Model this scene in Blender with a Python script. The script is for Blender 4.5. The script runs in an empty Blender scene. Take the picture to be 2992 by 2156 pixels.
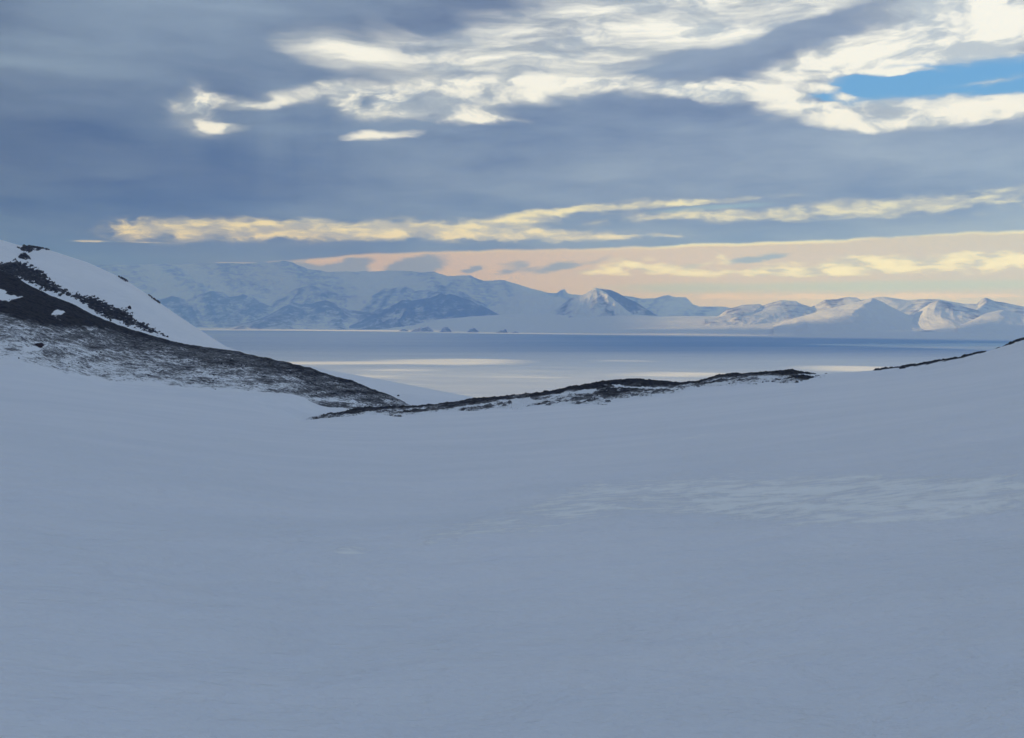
import bpy, math
import numpy as np

# ------------------------------------------------------------------ frame
W, H = 1024, 738
S = 2992 / 1024.0                 # photograph pixels per picture pixel
F = 1098.0                        # focal length in picture pixels
HOR = 318.0                       # row of the true horizon
SEA = -200.0                      # sea level, the camera is the origin
PITCH = math.atan((H / 2 - HOR) / F)
EYE = 2.4
SUN_AZ, SUN_EL = math.radians(-72), math.radians(15)
SUNV = np.array([math.sin(SUN_AZ) * math.cos(SUN_EL), math.cos(SUN_AZ) * math.cos(SUN_EL), math.sin(SUN_EL)])

scene = bpy.context.scene
COL = scene.collection
cam_d = bpy.data.cameras.new('camera')
cam = bpy.data.objects.new('camera', cam_d)
COL.objects.link(cam)
cam_d.sensor_width = 36
cam_d.lens = 36 * F / W
cam_d.clip_start, cam_d.clip_end = 0.2, 200000
cam.rotation_euler = (math.pi / 2 - PITCH, 0, 0)
scene.camera = cam
scene.view_settings.view_transform = 'Standard'
scene.view_settings.look = 'None'
scene.view_settings.exposure = 0.0
scene.view_settings.gamma = 1.0
scene.cycles.max_bounces = 4
scene.cycles.volume_bounces = 2


def ang(px, py):
    """photograph pixel -> azimuth and tangent of elevation"""
    x = (np.asarray(px, float) / S - W / 2) / F
    v = (H / 2 - np.asarray(py, float) / S) / F
    c, s = math.cos(PITCH), math.sin(PITCH)
    Y = c + v * s
    Z = -s + v * c
    return np.arctan2(x, Y), Z / np.hypot(x, Y)


def unang(az, t):
    """azimuth and tangent of elevation -> photograph pixel"""
    X, Y, Z = np.sin(az), np.cos(az), t
    c, s = math.cos(PITCH), math.sin(PITCH)
    d = np.maximum(Y * c - Z * s, 1e-3)
    v = (Y * s + Z * c) / d
    return (X / d * F + W / 2) * S, (H / 2 - v * F) * S


class Line:
    """polyline given in photograph pixels, read back as t(azimuth)"""
    def __init__(self, pts, smooth=0):
        p = np.array(pts, float)
        a, t = ang(p[:, 0], p[:, 1])
        self.g = np.linspace(a[0], a[-1], 3000)
        v = np.interp(self.g, a, t)
        n = int(smooth / (a[-1] - a[0]) * 3000)
        if n > 2:
            k = np.hanning(n + 2)
            k /= k.sum()
            v = np.convolve(np.pad(v, (n, n), mode='edge'), k, 'same')[n:-n]
        self.v = v

    def __call__(self, az):
        return np.interp(az, self.g, self.v)


# ------------------------------------------------------------------ noise
def _h(ix, iy, seed):
    n = (ix.astype(np.int64) * 374761393 + iy.astype(np.int64) * 668265263 + seed * 1442695041) & 0xFFFFFFFF
    n = ((n ^ (n >> 13)) * 1274126177) & 0xFFFFFFFF
    return ((n ^ (n >> 16)) & 0xFFFFFF) / float(0xFFFFFF) * 2 * math.pi


def noise(x, y, seed=0):
    x0, y0 = np.floor(x), np.floor(y)
    fx, fy = x - x0, y - y0
    u, v = fx ** 3 * (fx * (fx * 6 - 15) + 10), fy ** 3 * (fy * (fy * 6 - 15) + 10)

    def g(dx, dy):
        a = _h(x0 + dx, y0 + dy, seed)
        return np.cos(a) * (fx - dx) + np.sin(a) * (fy - dy)
    return ((g(0, 0) * (1 - u) + g(1, 0) * u) * (1 - v) + (g(0, 1) * (1 - u) + g(1, 1) * u) * v) * 1.5


def fbm(x, y, o=5, seed=0, gain=0.5):
    a, s = 1.0, 0.0
    for k in range(o):
        s = s + a * noise(x * 2.03 ** k + 17.3 * k, y * 2.03 ** k - 9.1 * k, seed + k)
        a *= gain
    return s


def ridged(x, y, o=5, seed=0):
    a, s, w = 1.0, 0.0, 1.0
    for k in range(o):
        n = (1 - np.abs(noise(x * 2.1 ** k + 3.7 * k, y * 2.1 ** k + 11.9 * k, seed + k))) ** 2
        s = s + a * n * w
        w = np.clip(n * 1.4, 0, 1)
        a *= 0.5
    return s / 1.9


def sst(a, b, x):
    t = np.clip((x - a) / (b - a), 0, 1)
    return t * t * (3 - 2 * t)


# ------------------------------------------------------------------ node helpers
class NT:
    def __init__(self, tree):
        self.t = tree
        self.t.nodes.clear()

    def n(self, kind, **kw):
        o = self.t.nodes.new(kind)
        for k, v in kw.items():
            setattr(o, k, v)
        return o

    def put(self, sock, v):
        if isinstance(v, bpy.types.NodeSocket):
            self.t.links.new(v, sock)
        elif v is not None:
            if hasattr(sock.default_value, '__len__') and not hasattr(v, '__len__'):
                v = [v] * len(sock.default_value)
            if hasattr(sock.default_value, '__len__') and len(sock.default_value) == 4 and len(v) == 3:
                v = (*v, 1)
            sock.default_value = v

    def m(self, op, a, b=None, c=None, clamp=False):
        o = self.n('ShaderNodeMath', operation=op, use_clamp=clamp)
        for i, v in enumerate((a, b, c)):
            if v is not None:
                self.put(o.inputs[i], v)
        return o.outputs[0]

    def ramp(self, x, a, b, lo=0.0, hi=1.0, smooth=True):
        o = self.n('ShaderNodeMapRange', interpolation_type='SMOOTHSTEP' if smooth else 'LINEAR')
        for i, v in enumerate((x, a, b, lo, hi)):
            self.put(o.inputs[i], v)
        return o.outputs[0]

    def vm(self, op, a, b=None):
        o = self.n('ShaderNodeVectorMath', operation=op)
        self.put(o.inputs[0], a)
        if b is not None:
            self.put(o.inputs[1], b)
        return o.outputs[0]

    def mix(self, f, a, b):
        o = self.n('ShaderNodeMix', data_type='RGBA')
        self.put(o.inputs[0], f)
        self.put(o.inputs[6], a)
        self.put(o.inputs[7], b)
        return o.outputs[2]

    def xyz(self, x, y, z=0.0):
        o = self.n('ShaderNodeCombineXYZ')
        for i, v in enumerate((x, y, z)):
            self.put(o.inputs[i], v)
        return o.outputs[0]

    def mapping(self, v, loc=(0, 0, 0), rot=(0, 0, 0), scale=(1, 1, 1), kind='POINT'):
        o = self.n('ShaderNodeMapping', vector_type=kind)
        self.put(o.inputs[0], v)
        o.inputs[1].default_value = loc
        o.inputs[2].default_value = rot
        o.inputs[3].default_value = scale
        return o.outputs[0]

    def noise(self, v, scale=1.0, detail=4.0, rough=0.5, dist=0.0, color=False):
        o = self.n('ShaderNodeTexNoise')
        self.put(o.inputs['Vector'], v)
        o.inputs['Scale'].default_value = scale
        o.inputs['Detail'].default_value = detail
        o.inputs['Roughness'].default_value = rough
        o.inputs['Distortion'].default_value = dist
        return o.outputs[1 if color else 0]

    def attr(self, name):
        return self.n('ShaderNodeAttribute', attribute_name=name).outputs['Fac']


def srgb(r, g, b):
    return tuple((c / 255 / 12.92) if c < 10 else ((c / 255 + 0.055) / 1.055) ** 2.4 for c in (r, g, b))


# ------------------------------------------------------------------ world: Nishita sky behind layered cloud
def build_world():
    wd = bpy.data.worlds.new('World')
    scene.world = wd
    wd.use_nodes = True
    N = NT(wd.node_tree)
    d = N.n('ShaderNodeTexCoord').outputs['Generated']
    sep = N.n('ShaderNodeSeparateXYZ')
    N.put(sep.inputs[0], d)
    az = N.m('ARCTAN2', sep.outputs[0], sep.outputs[1])
    el = N.m('ARCSINE', sep.outputs[2])
    K = F * S
    U = N.m('MULTIPLY', az, K / 1000)
    V = N.m('MULTIPLY', el, -K / 1000)
    P = N.xyz(U, V)                                   # direction in thousandths, V grows downward

    def uv(px, py):
        a, t = ang(px, py)
        return float(a) * K / 1000, -math.atan(float(t)) * K / 1000

    # two turbulent displacements of the direction: broad and fine
    def warp(v, sx, sy, rot, amp, detail=3.0, seed=0.0):
        m = N.mapping(v, loc=(seed, seed * 0.7, seed * 1.3), rot=(0, 0, rot), scale=(sx, sy, 1))
        c = N.noise(m, 1.0, detail, 0.55, color=True)
        c = N.vm('SUBTRACT', c, (0.5, 0.5, 0.5))
        return N.vm('ADD', v, N.vm('MULTIPLY', c, (amp[0], amp[1], 0)))
    P1 = warp(P, 3.0, 9.0, 0.1, (0.22, 0.075), 4.0, 3.0)
    P2 = warp(P1, 14.0, 34.0, 0.1, (0.05, 0.022), 3.0, 8.0)
    PL = warp(warp(P, 6.0, 26.0, 0.0, (0.08, 0.018), 4.0, 5.0), 30.0, 60.0, 0.0, (0.022, 0.011), 3.0, 2.0)   # low clouds

    def blobs(vec, lst):
        acc = None
        for (cx, cy, rx, ry, rot, w) in lst:
            c = uv(cx, cy)
            m = N.mapping(vec, loc=(c[0], c[1], 0), rot=(0, 0, math.radians(rot)), scale=(rx / 1000, ry / 1000, 1), kind='TEXTURE')
            # keep the z component out of the distance
            g = N.n('ShaderNodeTexGradient', gradient_type='SPHERICAL')
            N.put(g.inputs[0], m)
            x = N.m('MULTIPLY', g.outputs[1], w) if acc is None else N.m('MULTIPLY_ADD', g.outputs[1], w, acc)
            acc = x
        return acc

    def dens(nz, amp, b):
        """cloud amount: turbulence only where there is cloud at all"""
        return N.m('MULTIPLY_ADD', N.m('MULTIPLY', nz, amp), N.m('MULTIPLY', b, 1.6, clamp=True), b)

    # --- clear sky
    sky = N.n('ShaderNodeTexSky', sky_type='NISHITA')
    sky.sun_disc = False
    sky.sun_elevation = SUN_EL
    sky.sun_rotation = SUN_AZ
    clear = N.vm('MULTIPLY', sky.outputs[0], (0.1, 0.1, 0.1))

    # --- grey overcast
    st = N.noise(N.mapping(P1, rot=(0, 0, 0.08), scale=(0.9, 5.5, 1)), 1.0, 5.0, 0.55)
    st2 = N.noise(N.mapping(P, loc=(4, 2, 0), scale=(0.8, 2.2, 1)), 1.0, 3.0, 0.5)
    rt = N.ramp(U, -1.45, 1.2, 0, 1)
    g0 = N.mix(rt, SKY['grey_l'], SKY['grey_r'])
    lift = N.m('ADD', N.ramp(st, 0.3, 0.72, -0.26, 0.30, False), N.ramp(st2, 0.3, 0.7, -0.09, 0.09, False))
    lift = N.m('MULTIPLY_ADD', blobs(P1, [(250, 130, 900, 200, -6, 0.35), (300, 130, 620, 150, -6, 0.5), (480, 10, 700, 80, -5, 0.7), (120, 188, 360, 34, 0, 0.45), (900, 215, 420, 60, 0, 0.3),
                                          (1700, 520, 900, 110, -2, 0.2), (350, 470, 800, 150, 0, -0.18), (100, 580, 700, 160, 0, -0.3),
                                          (300, 275, 480, 60, 0, -0.25), (1800, 380, 700, 80, 0, -0.1), (520, 330, 260, 90, 0, 0.25), (2200, 90, 500, 60, -8, 0.2)]), 1.0, lift)
    st3 = N.noise(N.mapping(P2, loc=(6, 1, 0), rot=(0, 0, 0.05), scale=(2.2, 11, 1)), 1.0, 7.0, 0.6)
    lift = N.m('ADD', lift, N.ramp(st3, 0.3, 0.7, -0.30, 0.34, False))
    # faint shafts of falling snow
    sh = N.noise(N.mapping(P, loc=(2, 9, 0), rot=(0, 0, 0.06), scale=(9, 0.7, 1)), 1.0, 3.0, 0.5)
    shm = blobs(P, [(830, 420, 360, 200, 0, 1.3)])
    lift = N.m('MULTIPLY_ADD', N.m('MULTIPLY', N.m('SUBTRACT', sh, 0.5), shm), 1.2, lift)
    grey = N.vm('MULTIPLY', g0, N.xyz(N.m('ADD', lift, 1.0), N.m('ADD', lift, 1.0), N.m('MULTIPLY_ADD', lift, 0.8, 1.0)))
    # above the picture: even, lighter cloud
    up = N.ramp(V, -1.15, -1.9, 0, 1)
    grey = N.mix(up, grey, SKY['zenith'])

    # --- blue opening
    fn = N.noise(N.mapping(P2, scale=(5, 14, 1)), 1.0, 6.0, 0.62)
    fr = N.m('SUBTRACT', fn, 0.5)
    hole = blobs(P1, [(2500, 252, 240, 66, -6, 0.9), (2720, 240, 330, 96, 0, 1.2), (2960, 228, 380, 110, 0, 1.25)])
    hole = N.ramp(dens(fr, 2.6, hole), 0.30, 0.85)
    low_slot = blobs(PL, [(2080, 606, 330, 16, -3, 1.0)])
    low_slot = N.ramp(dens(fr, 0.5, low_slot), 0.3, 0.8)
    c = N.mix(hole, grey, N.mix(0.8, clear, SKY['blue']))
    c = N.mix(N.m('MULTIPLY', low_slot, 0.6), c, SKY['slot'])

    # --- sunlit white cloud
    streak = N.noise(N.mapping(P1, rot=(0, 0, math.radians(-17)), scale=(2.4, 21, 1)), 1.0, 8.0, 0.64, 0.1)
    puff = N.noise(N.mapping(P2, loc=(2, 5, 0), scale=(5.0, 11, 1)), 1.0, 8.0, 0.62, 0.5)
    soft = N.noise(N.mapping(P1, loc=(7, 3, 0), scale=(3, 9, 1)), 1.0, 5.0, 0.58)
    wing = blobs(P1, [(960, 138, 210, 46, 8, 0.55), (1110, 160, 330, 76, 10, 0.8), (1260, 150, 300, 60, 22, 0.5),
                      (1480, 140, 330, 110, 12, 0.9), (1650, 120, 380, 130, 0, 1.0), (1850, 90, 400, 120, -10, 1.1), (2060, 60, 420, 130, -10, 1.2),
                      (2250, 30, 400, 100, -6, 0.9), (2430, 0, 260, 60, 0, 0.6), (1400, 205, 330, 36, -4, 0.5), (1720, 40, 330, 70, 14, 0.5), (2150, 110, 160, 40, -8, 0.6),
                      (2440, 96, 260, 62, -10, -1.5), (2080, 158, 420, 44, -8, -1.3), (1780, 176, 330, 20, -7, -0.8), (1300, 60, 420, 50, 14, -0.6), (2560, 120, 120, 30, 0, -0.5)])
    wing_raw = wing
    wing = N.m('MULTIPLY', N.ramp(wing, 0.0, 1.15), N.ramp(streak, 0.38, 0.61, 0.04, 1.15, False))
    wing = N.m('MULTIPLY', wing, N.ramp(soft, 0.3, 0.55, 0.45, 1.0), clamp=True)
    puffy = blobs(P2, [(1460, 234, 280, 42, 0, 0.9), (1690, 232, 240, 34, -3, 0.7), (1030, 290, 120, 76, 20, 1.0), (1120, 322, 140, 44, 5, 0.9), (1076, 302, 36, 24, 0, -1.1),
                       (950, 268, 110, 40, -8, 0.8), (1300, 296, 240, 74, 6, 0.85), (1330, 336, 240, 30, 2, 0.6), (1560, 280, 230, 40, -3, 0.9), (1690, 266, 140, 28, -6, 0.7), (1180, 256, 320, 56, 0, 0.5), (1400, 356, 220, 18, 0, 0.45),
                       (1860, 248, 220, 40, 8, 0.9), (2010, 262, 200, 36, 8, 0.7), (2150, 266, 220, 46, 8, 1.05), (2310, 300, 220, 32, 16, 0.7),
                       (570, 286, 84, 52, 0, 0.75), (600, 352, 150, 60, 8, 0.65), (655, 368, 70, 16, 4, 1.0), (505, 300, 120, 26, 8, 0.35), (660, 296, 110, 22, 4, 0.55), (800, 280, 170, 34, -12, 0.75), (730, 298, 80, 14, -10, 0.5),
                       (2370, 205, 190, 84, -8, 1.2), (2480, 160, 220, 60, -8, 1.0), (2570, 146, 140, 54, 0, 0.8), (2720, 105, 260, 110, 0, 1.2), (2900, 60, 320, 120, 0, 1.2), (2800, 150, 230, 44, 0, 0.9), (2960, 140, 200, 60, 0, 0.7), (2740, 30, 280, 80, 0, 0.8),
                       (2340, 325, 150, 30, 4, 0.8), (2560, 308, 380, 26, 0, 1.0), (2840, 308, 380, 36, 0, 1.1), (2480, 356, 260, 28, 3, 1.15), (2860, 340, 330, 32, 4, 0.95), (2660, 346, 220, 20, -6, 0.7),
                       (2590, 208, 110, 18, 3, 1.2), (2410, 262, 70, 18, 3, 1.3), (2860, 246, 130, 12, -3, 0.6), (2690, 212, 70, 10, 0, 0.6), (2480, 285, 70, 14, 4, 0.9)])
    halo = N.ramp(N.m('ADD', N.m('MAXIMUM', wing_raw, 0.0), puffy), 0.0, 1.0)
    c = N.mix(N.m('MULTIPLY', halo, N.ramp(soft, 0.3, 0.62, 0.35, 0.85)), c, SKY['halo'])
    puffy = N.m('MULTIPLY', N.ramp(puffy, 0.0, 0.9), N.ramp(dens(N.m('SUBTRACT', puff, 0.5), 5.2, puffy), 0.0, 1.35))
    lens = blobs(P2, [(1115, 398, 150, 28, -4, 1.6)])
    lens = N.ramp(dens(fr, 1.4, lens), 0.35, 1.2)
    white = N.m('MAXIMUM', N.m('MAXIMUM', wing, puffy), lens)
    wc = N.mix(N.ramp(N.m('MULTIPLY_ADD', N.m('SUBTRACT', puff, 0.5), 0.9, soft), 0.34, 0.52), SKY['white_dim'], SKY['white'])
    c = N.mix(N.m('MULTIPLY', white, 0.97), c, wc)

    # --- clear, warm strip over the mountains
    top = N.m('ADD', N.m('MULTIPLY_ADD', U, -0.024, uv(1496, 729)[1]), N.m('MULTIPLY', N.m('POWER', N.m('MAXIMUM', N.m('SUBTRACT', uv(1300, 700)[0], U), 0), 2.0), 0.09))
    wob = N.noise(N.mapping(P, scale=(6, 6, 1)), 1.0, 5.0, 0.55)
    top = N.m('MULTIPLY_ADD', N.m('SUBTRACT', wob, 0.5), 0.022, top)
    dv = N.m('SUBTRACT', V, top)
    strip = N.ramp(dv, -0.003, 0.007)
    hz = N.noise(N.mapping(PL, loc=(1, 7, 0), scale=(1.6, 26, 1)), 1.0, 4.0, 0.5)
    pe = N.mix(N.ramp(N.m('MULTIPLY_ADD', N.m('SUBTRACT', hz, 0.5), 0.05, V), uv(1500, 740)[1], uv(1500, 900)[1]), SKY['peach'], SKY['peach_low'])
    pe = N.mix(N.ramp(U, 0.3, 1.5, 0, 0.6), pe, SKY['peach_r'])
    teal = N.m('MULTIPLY', N.ramp(N.m('MULTIPLY_ADD', N.m('SUBTRACT', hz, 0.5), 0.5, blobs(P, [(2600, 836, 1000, 26, 0, 1.0), (1950, 846, 260, 30, 0, 0.5)])), 0.1, 0.9), 0.6)
    pe = N.mix(teal, pe, SKY['teal'])
    lowpuff = N.noise(N.mapping(PL, loc=(3, 1, 0), scale=(9, 26, 1)), 1.0, 8.0, 0.60, 0.2)
    lowlit = N.noise(N.mapping(PL, loc=(9, 4, 0), rot=(0, 0, -0.25), scale=(9, 36, 1)), 1.0, 7.0, 0.58, 0.0)
    lf = N.m('SUBTRACT', lowpuff, 0.5)
    rosy = N.ramp(dens(lf, 2.4, blobs(PL, [(2050, 862, 230, 16, 0, 0.6), (2200, 868, 330, 14, 0, 0.6), (2500, 866, 420, 16, 0, 0.8), (2900, 864, 420, 14, 0, 0.8)])), 0.3, 1.0)
    pe = N.mix(N.m('MULTIPLY', rosy, 0.8), pe, SKY['rosy'])
    gp = N.ramp(dens(lf, 1.7, blobs(PL, [(1372, 788, 60, 18, -20, 1.0), (1488, 770, 80, 14, -5, 0.9), (1490, 790, 90, 18, -10, 0.8), (1605, 784, 110, 22, -10, 1.0),
                                                          (1720, 768, 150, 18, -12, 0.7), (2180, 762, 170, 22, -8, 0.8), (2600, 772, 280, 16, -3, 0.5), (2290, 750, 120, 10, -8, 0.5),
                                                          (1215, 778, 150, 40, -14, 1.7), (1035, 778, 90, 40, -10, 1.6), (930, 794, 170, 26, 0, 1.3), (800, 775, 200, 30, 0, 1.0)])), 0.3, 0.85)
    pe = N.mix(N.m('MULTIPLY', gp, 0.9), pe, SKY['puff_grey'])
    yl = N.ramp(dens(lf, 3.6, blobs(PL, [(1850, 776, 150, 34, 0, 1.0), (1960, 790, 120, 20, 0, 0.6), (1720, 796, 240, 18, 0, 0.5), (2040, 776, 60, 12, -10, 0.7), (2112, 770, 44, 34, 0, 0.9),
                                                          (2200, 796, 300, 16, -1, 0.9), (2500, 786, 460, 22, -2, 1.0), (2420, 764, 300, 22, -2, 0.7), (2820, 770, 480, 40, -1, 1.0), (2960, 758, 300, 34, 0, 0.6)])), 0.15, 0.95)
    pe = N.mix(yl, pe, N.mix(N.ramp(lowlit, 0.36, 0.58), SKY['peach_r'], SKY['yellow']))
    edge = N.m('MULTIPLY', N.ramp(dv, 0.014, 0.002), N.ramp(hz, 0.35, 0.65, 0.0, 0.75))
    pe = N.mix(N.m('MULTIPLY', edge, N.ramp(U, -0.3, 0.5, 0.2, 1.0)), pe, SKY['yellow'])
    c = N.mix(strip, c, pe)

    # --- yellow lit bands under the overcast
    yb = blobs(PL, [(380, 668, 120, 44, 0, 0.9), (560, 680, 330, 42, 0, 0.95), (720, 660, 380, 34, 0, 0.8), (900, 676, 420, 46, 0, 0.95), (1150, 668, 380, 40, -2, 0.85), (1330, 668, 280, 44, 0, 0.75),
                    (1480, 690, 300, 34, 0, 0.9), (1700, 690, 360, 24, 0, 0.9), (1900, 688, 220, 10, -1, 0.8), (1480, 650, 260, 36, -8, 0.65), (1700, 616, 380, 24, -6, 0.85), (1950, 596, 480, 13, -3, 1.1),
                    (2050, 630, 300, 28, 0, 0.8), (2300, 626, 330, 28, -2, 0.85), (2560, 604, 360, 40, -3, 0.95), (2850, 598, 400, 38, -2, 0.9), (2970, 550, 160, 14, -2, 0.6), (1750, 650, 300, 26, -4, 0.35)])
    yb = N.ramp(dens(lf, 4.0, yb), 0.06, 1.3)
    thin = blobs(P, [(255, 705, 70, 5, 0, 1.0), (430, 708, 220, 5, 1, 0.7), (700, 768, 150, 4, 0, 0.9), (60, 703, 60, 3, 0, 0.4)])
    thin = N.ramp(dens(lf, 1.2, thin), 0.25, 0.9)
    yc = N.mix(N.ramp(U, -0.4, 1.3), SKY['yellow_l'], SKY['yellow_r'])
    yc = N.mix(N.ramp(lowlit, 0.38, 0.66), SKY['yellow_shade'], yc)
    c = N.mix(N.m('MULTIPLY', N.m('MAXIMUM', yb, thin), 0.95), c, yc)

    # directions behind the camera: plain light overcast
    bk = N.ramp(sep.outputs[1], 0.62, 0.35)
    c = N.mix(bk, c, SKY['zenith'])
    bg = N.n('ShaderNodeBackground')
    N.put(bg.inputs[0], c)
    out = N.n('ShaderNodeOutputWorld')
    N.t.links.new(bg.outputs[0], out.inputs[0])


SKY = dict(
    grey_l=(0.108, 0.146, 0.232), grey_r=(0.212, 0.266, 0.385), zenith=(0.300, 0.378, 0.525),
    blue=(0.10, 0.375, 0.90), slot=(0.30, 0.50, 0.65),
    halo=(0.46, 0.52, 0.58), white=(1.0, 1.04, 1.05), white_dim=(0.52, 0.60, 0.70),
    peach=(0.76, 0.67, 0.18), peach_low=(0.78, 0.74, 0.2), peach_r=(0.63, 0.66, 0.32), teal=(0.46, 0.74, 0.5), rosy=(0.98, 0.86, 0.2),
    puff_grey=(0.25, 0.33, 0.46), yellow=(1.22, 1.42, 0.75), yellow_l=(1.10, 1.10, 0.50), yellow_r=(0.90, 0.97, 0.70), yellow_shade=(0.52, 0.56, 0.48))
build_world()

sun_d = bpy.data.lights.new('sun', 'SUN')
sun = bpy.data.objects.new('sun', sun_d)
COL.objects.link(sun)
sun_d.energy = 5.0
sun_d.angle = math.radians(0.5)
sun_d.color = (1.0, 0.89, 0.62)
import mathutils
sun.rotation_euler = mathutils.Vector(SUNV).to_track_quat('Z', 'Y').to_euler()


# ------------------------------------------------------------------ materials
def material(name):
    m = bpy.data.materials.new(name)
    m.use_nodes = True
    N = NT(m.node_tree)
    p = N.n('ShaderNodeBsdfPrincipled')
    o = N.n('ShaderNodeOutputMaterial')
    N.t.links.new(p.outputs[0], o.inputs[0])
    p.inputs['Specular IOR Level'].default_value = 0.2
    return m, N, p


def obj_co(N):
    return N.n('ShaderNodeTexCoord').outputs['Object']


SNOW = (0.83, 0.85, 0.87)


def mat_snow():
    """wind packed snow with sastrugi; 'crust' marks older, duller wind crust"""
    m, N, p = material('wind_packed_snow')
    P = obj_co(N)
    W_ = N.vm('ADD', P, N.vm('MULTIPLY', N.vm('SUBTRACT', N.noise(P, 0.12, 3.0, 0.5, color=True), (0.5, 0.5, 0.5)), (5.0, 5.0, 0)))
    a = N.noise(N.mapping(W_, rot=(0, 0, 0.2), scale=(0.14, 0.22, 0.3)), 1.0, 6.0, 0.55)
    b = N.noise(N.mapping(W_, rot=(0, 0, 0.1), scale=(1.1, 1.7, 1.0)), 1.0, 7.0, 0.6, 0.3)
    rp = N.noise(N.mapping(P, rot=(0, 0, -0.15), scale=(3.5, 7.5, 3.0)), 1.0, 4.0, 0.55, 0.4)
    big = N.noise(N.mapping(W_, rot=(0, 0, 0.2), scale=(0.012, 0.02, 0.02)), 1.0, 4.0, 0.55)
    gr = N.noise(P, 60.0, 2.0, 0.6)
    cr = N.attr('crust')
    cn = N.noise(N.mapping(W_, rot=(0, 0, 0.1), scale=(1.3, 1.0, 1.0)), 1.0, 8.0, 0.70, 0.2)
    cn2 = N.noise(N.mapping(W_, rot=(0, 0, -0.1), scale=(1.5, 3.4, 1.0)), 1.0, 5.0, 0.6, 0.6)
    cm = N.m('MULTIPLY_ADD', N.m('SUBTRACT', cn, 0.5), 1.9, cr)
    cm = N.m('MULTIPLY_ADD', N.m('MULTIPLY', N.m('SUBTRACT', cn2, 0.5), 1.3), N.m('MULTIPLY', cr, 2.0, clamp=True), cm)
    cm = N.ramp(cm, 0.36, 0.80)
    base = N.mix(N.ramp(big, 0.3, 0.7), (0.74, 0.77, 0.80), (0.81, 0.83, 0.845))
    base = N.mix(N.m('MULTIPLY', N.ramp(a, 0.35, 0.7), 0.5), base, (0.86, 0.87, 0.885))
    base = N.mix(N.m('MULTIPLY', N.ramp(b, 0.42, 0.66), 0.35), base, (0.74, 0.78, 0.84))
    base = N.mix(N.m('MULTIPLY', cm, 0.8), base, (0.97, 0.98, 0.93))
    N.put(p.inputs['Base Color'], base)
    p.inputs['Roughness'].default_value = 0.55
    hgt = N.m('ADD', N.m('MULTIPLY', a, 0.22), N.m('MULTIPLY', b, 0.12))
    hgt = N.m('MULTIPLY_ADD', rp, 0.045, hgt)
    hgt = N.m('MULTIPLY_ADD', cm, 0.02, hgt)
    hgt = N.m('MULTIPLY_ADD', gr, 0.0016, hgt)
    bp = N.n('ShaderNodeBump')
    bp.inputs['Strength'].default_value = 1.0
    bp.inputs['Distance'].default_value = 1.0
    N.put(bp.inputs['Height'], hgt)
    N.t.links.new(bp.outputs[0], p.inputs['Normal'])
    return m


def mat_rock(name, snowy, scale=1.0, stretch=(0.22, 0.75, 0.9), rock=((0.008, 0.008, 0.008), (0.036, 0.033, 0.032)), k=1.5):
    """dark volcanic rock; 'cov' says how much of the ground is bare of snow"""
    m, N, p = material(name)
    P = obj_co(N)
    Q = N.mapping(P, scale=tuple(s * scale for s in stretch))
    n1 = N.noise(Q, 0.35, 6.0, 0.62, 0.4)
    n2 = N.noise(Q, 1.6, 6.0, 0.65, 0.3)
    n3 = N.noise(P, 0.5 * scale, 4.0, 0.6)
    cov = N.attr('cov')
    v = N.m('MULTIPLY_ADD', N.m('SUBTRACT', n1, 0.5), k, cov)
    v = N.m('MULTIPLY_ADD', N.m('SUBTRACT', n2, 0.5), k * 1.05, v)
    bare = N.ramp(v, 0.30, 0.66)
    rc = N.mix(N.ramp(n3, 0.35, 0.68), rock[0], rock[1])
    rc = N.mix(N.ramp(n2, 0.45, 0.75, 0, 0.5), rc, rock[1])
    dust = N.mix(snowy, rc, SNOW)
    c = N.mix(N.ramp(v, 0.45, 1.15), dust, rc)
    c = N.mix(bare, SNOW, c)
    N.put(p.inputs['Base Color'], c)
    p.inputs['Roughness'].default_value = 0.85
    bp = N.n('ShaderNodeBump')
    bp.inputs['Strength'].default_value = 0.7
    bp.inputs['Distance'].default_value = 1.0
    N.put(bp.inputs['Height'], N.m('ADD', N.m('MULTIPLY', n2, 0.5), N.m('MULTIPLY', n1, 0.5)))
    N.t.links.new(bp.outputs[0], p.inputs['Normal'])
    return m


def mat_mountain():
    """mountain side: 'rock' is bare rock showing through snow"""
    m, N, p = material('mountain_snow_and_rock')
    P = obj_co(N)
    n1 = N.noise(N.mapping(P, scale=(1, 1, 2.5)), 0.0042, 6.0, 0.62, 0.6)
    n2 = N.noise(P, 0.02, 5.0, 0.6)
    v = N.m('MULTIPLY_ADD', N.m('SUBTRACT', n1, 0.5), 1.3, N.attr('rock'))
    v = N.m('MULTIPLY_ADD', N.m('SUBTRACT', n2, 0.5), 0.6, v)
    b = N.ramp(v, 0.28, 0.78)
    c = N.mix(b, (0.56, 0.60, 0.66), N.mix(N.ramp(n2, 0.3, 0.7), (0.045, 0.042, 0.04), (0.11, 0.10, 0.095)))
    N.put(p.inputs['Base Color'], c)
    p.inputs['Roughness'].default_value = 0.8
    bp = N.n('ShaderNodeBump')
    bp.inputs['Strength'].default_value = 0.5
    bp.inputs['Distance'].default_value = 1.0
    N.put(bp.inputs['Height'], N.m('MULTIPLY', n1, 60.0))
    N.t.links.new(bp.outputs[0], p.inputs['Normal'])
    return m


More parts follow.
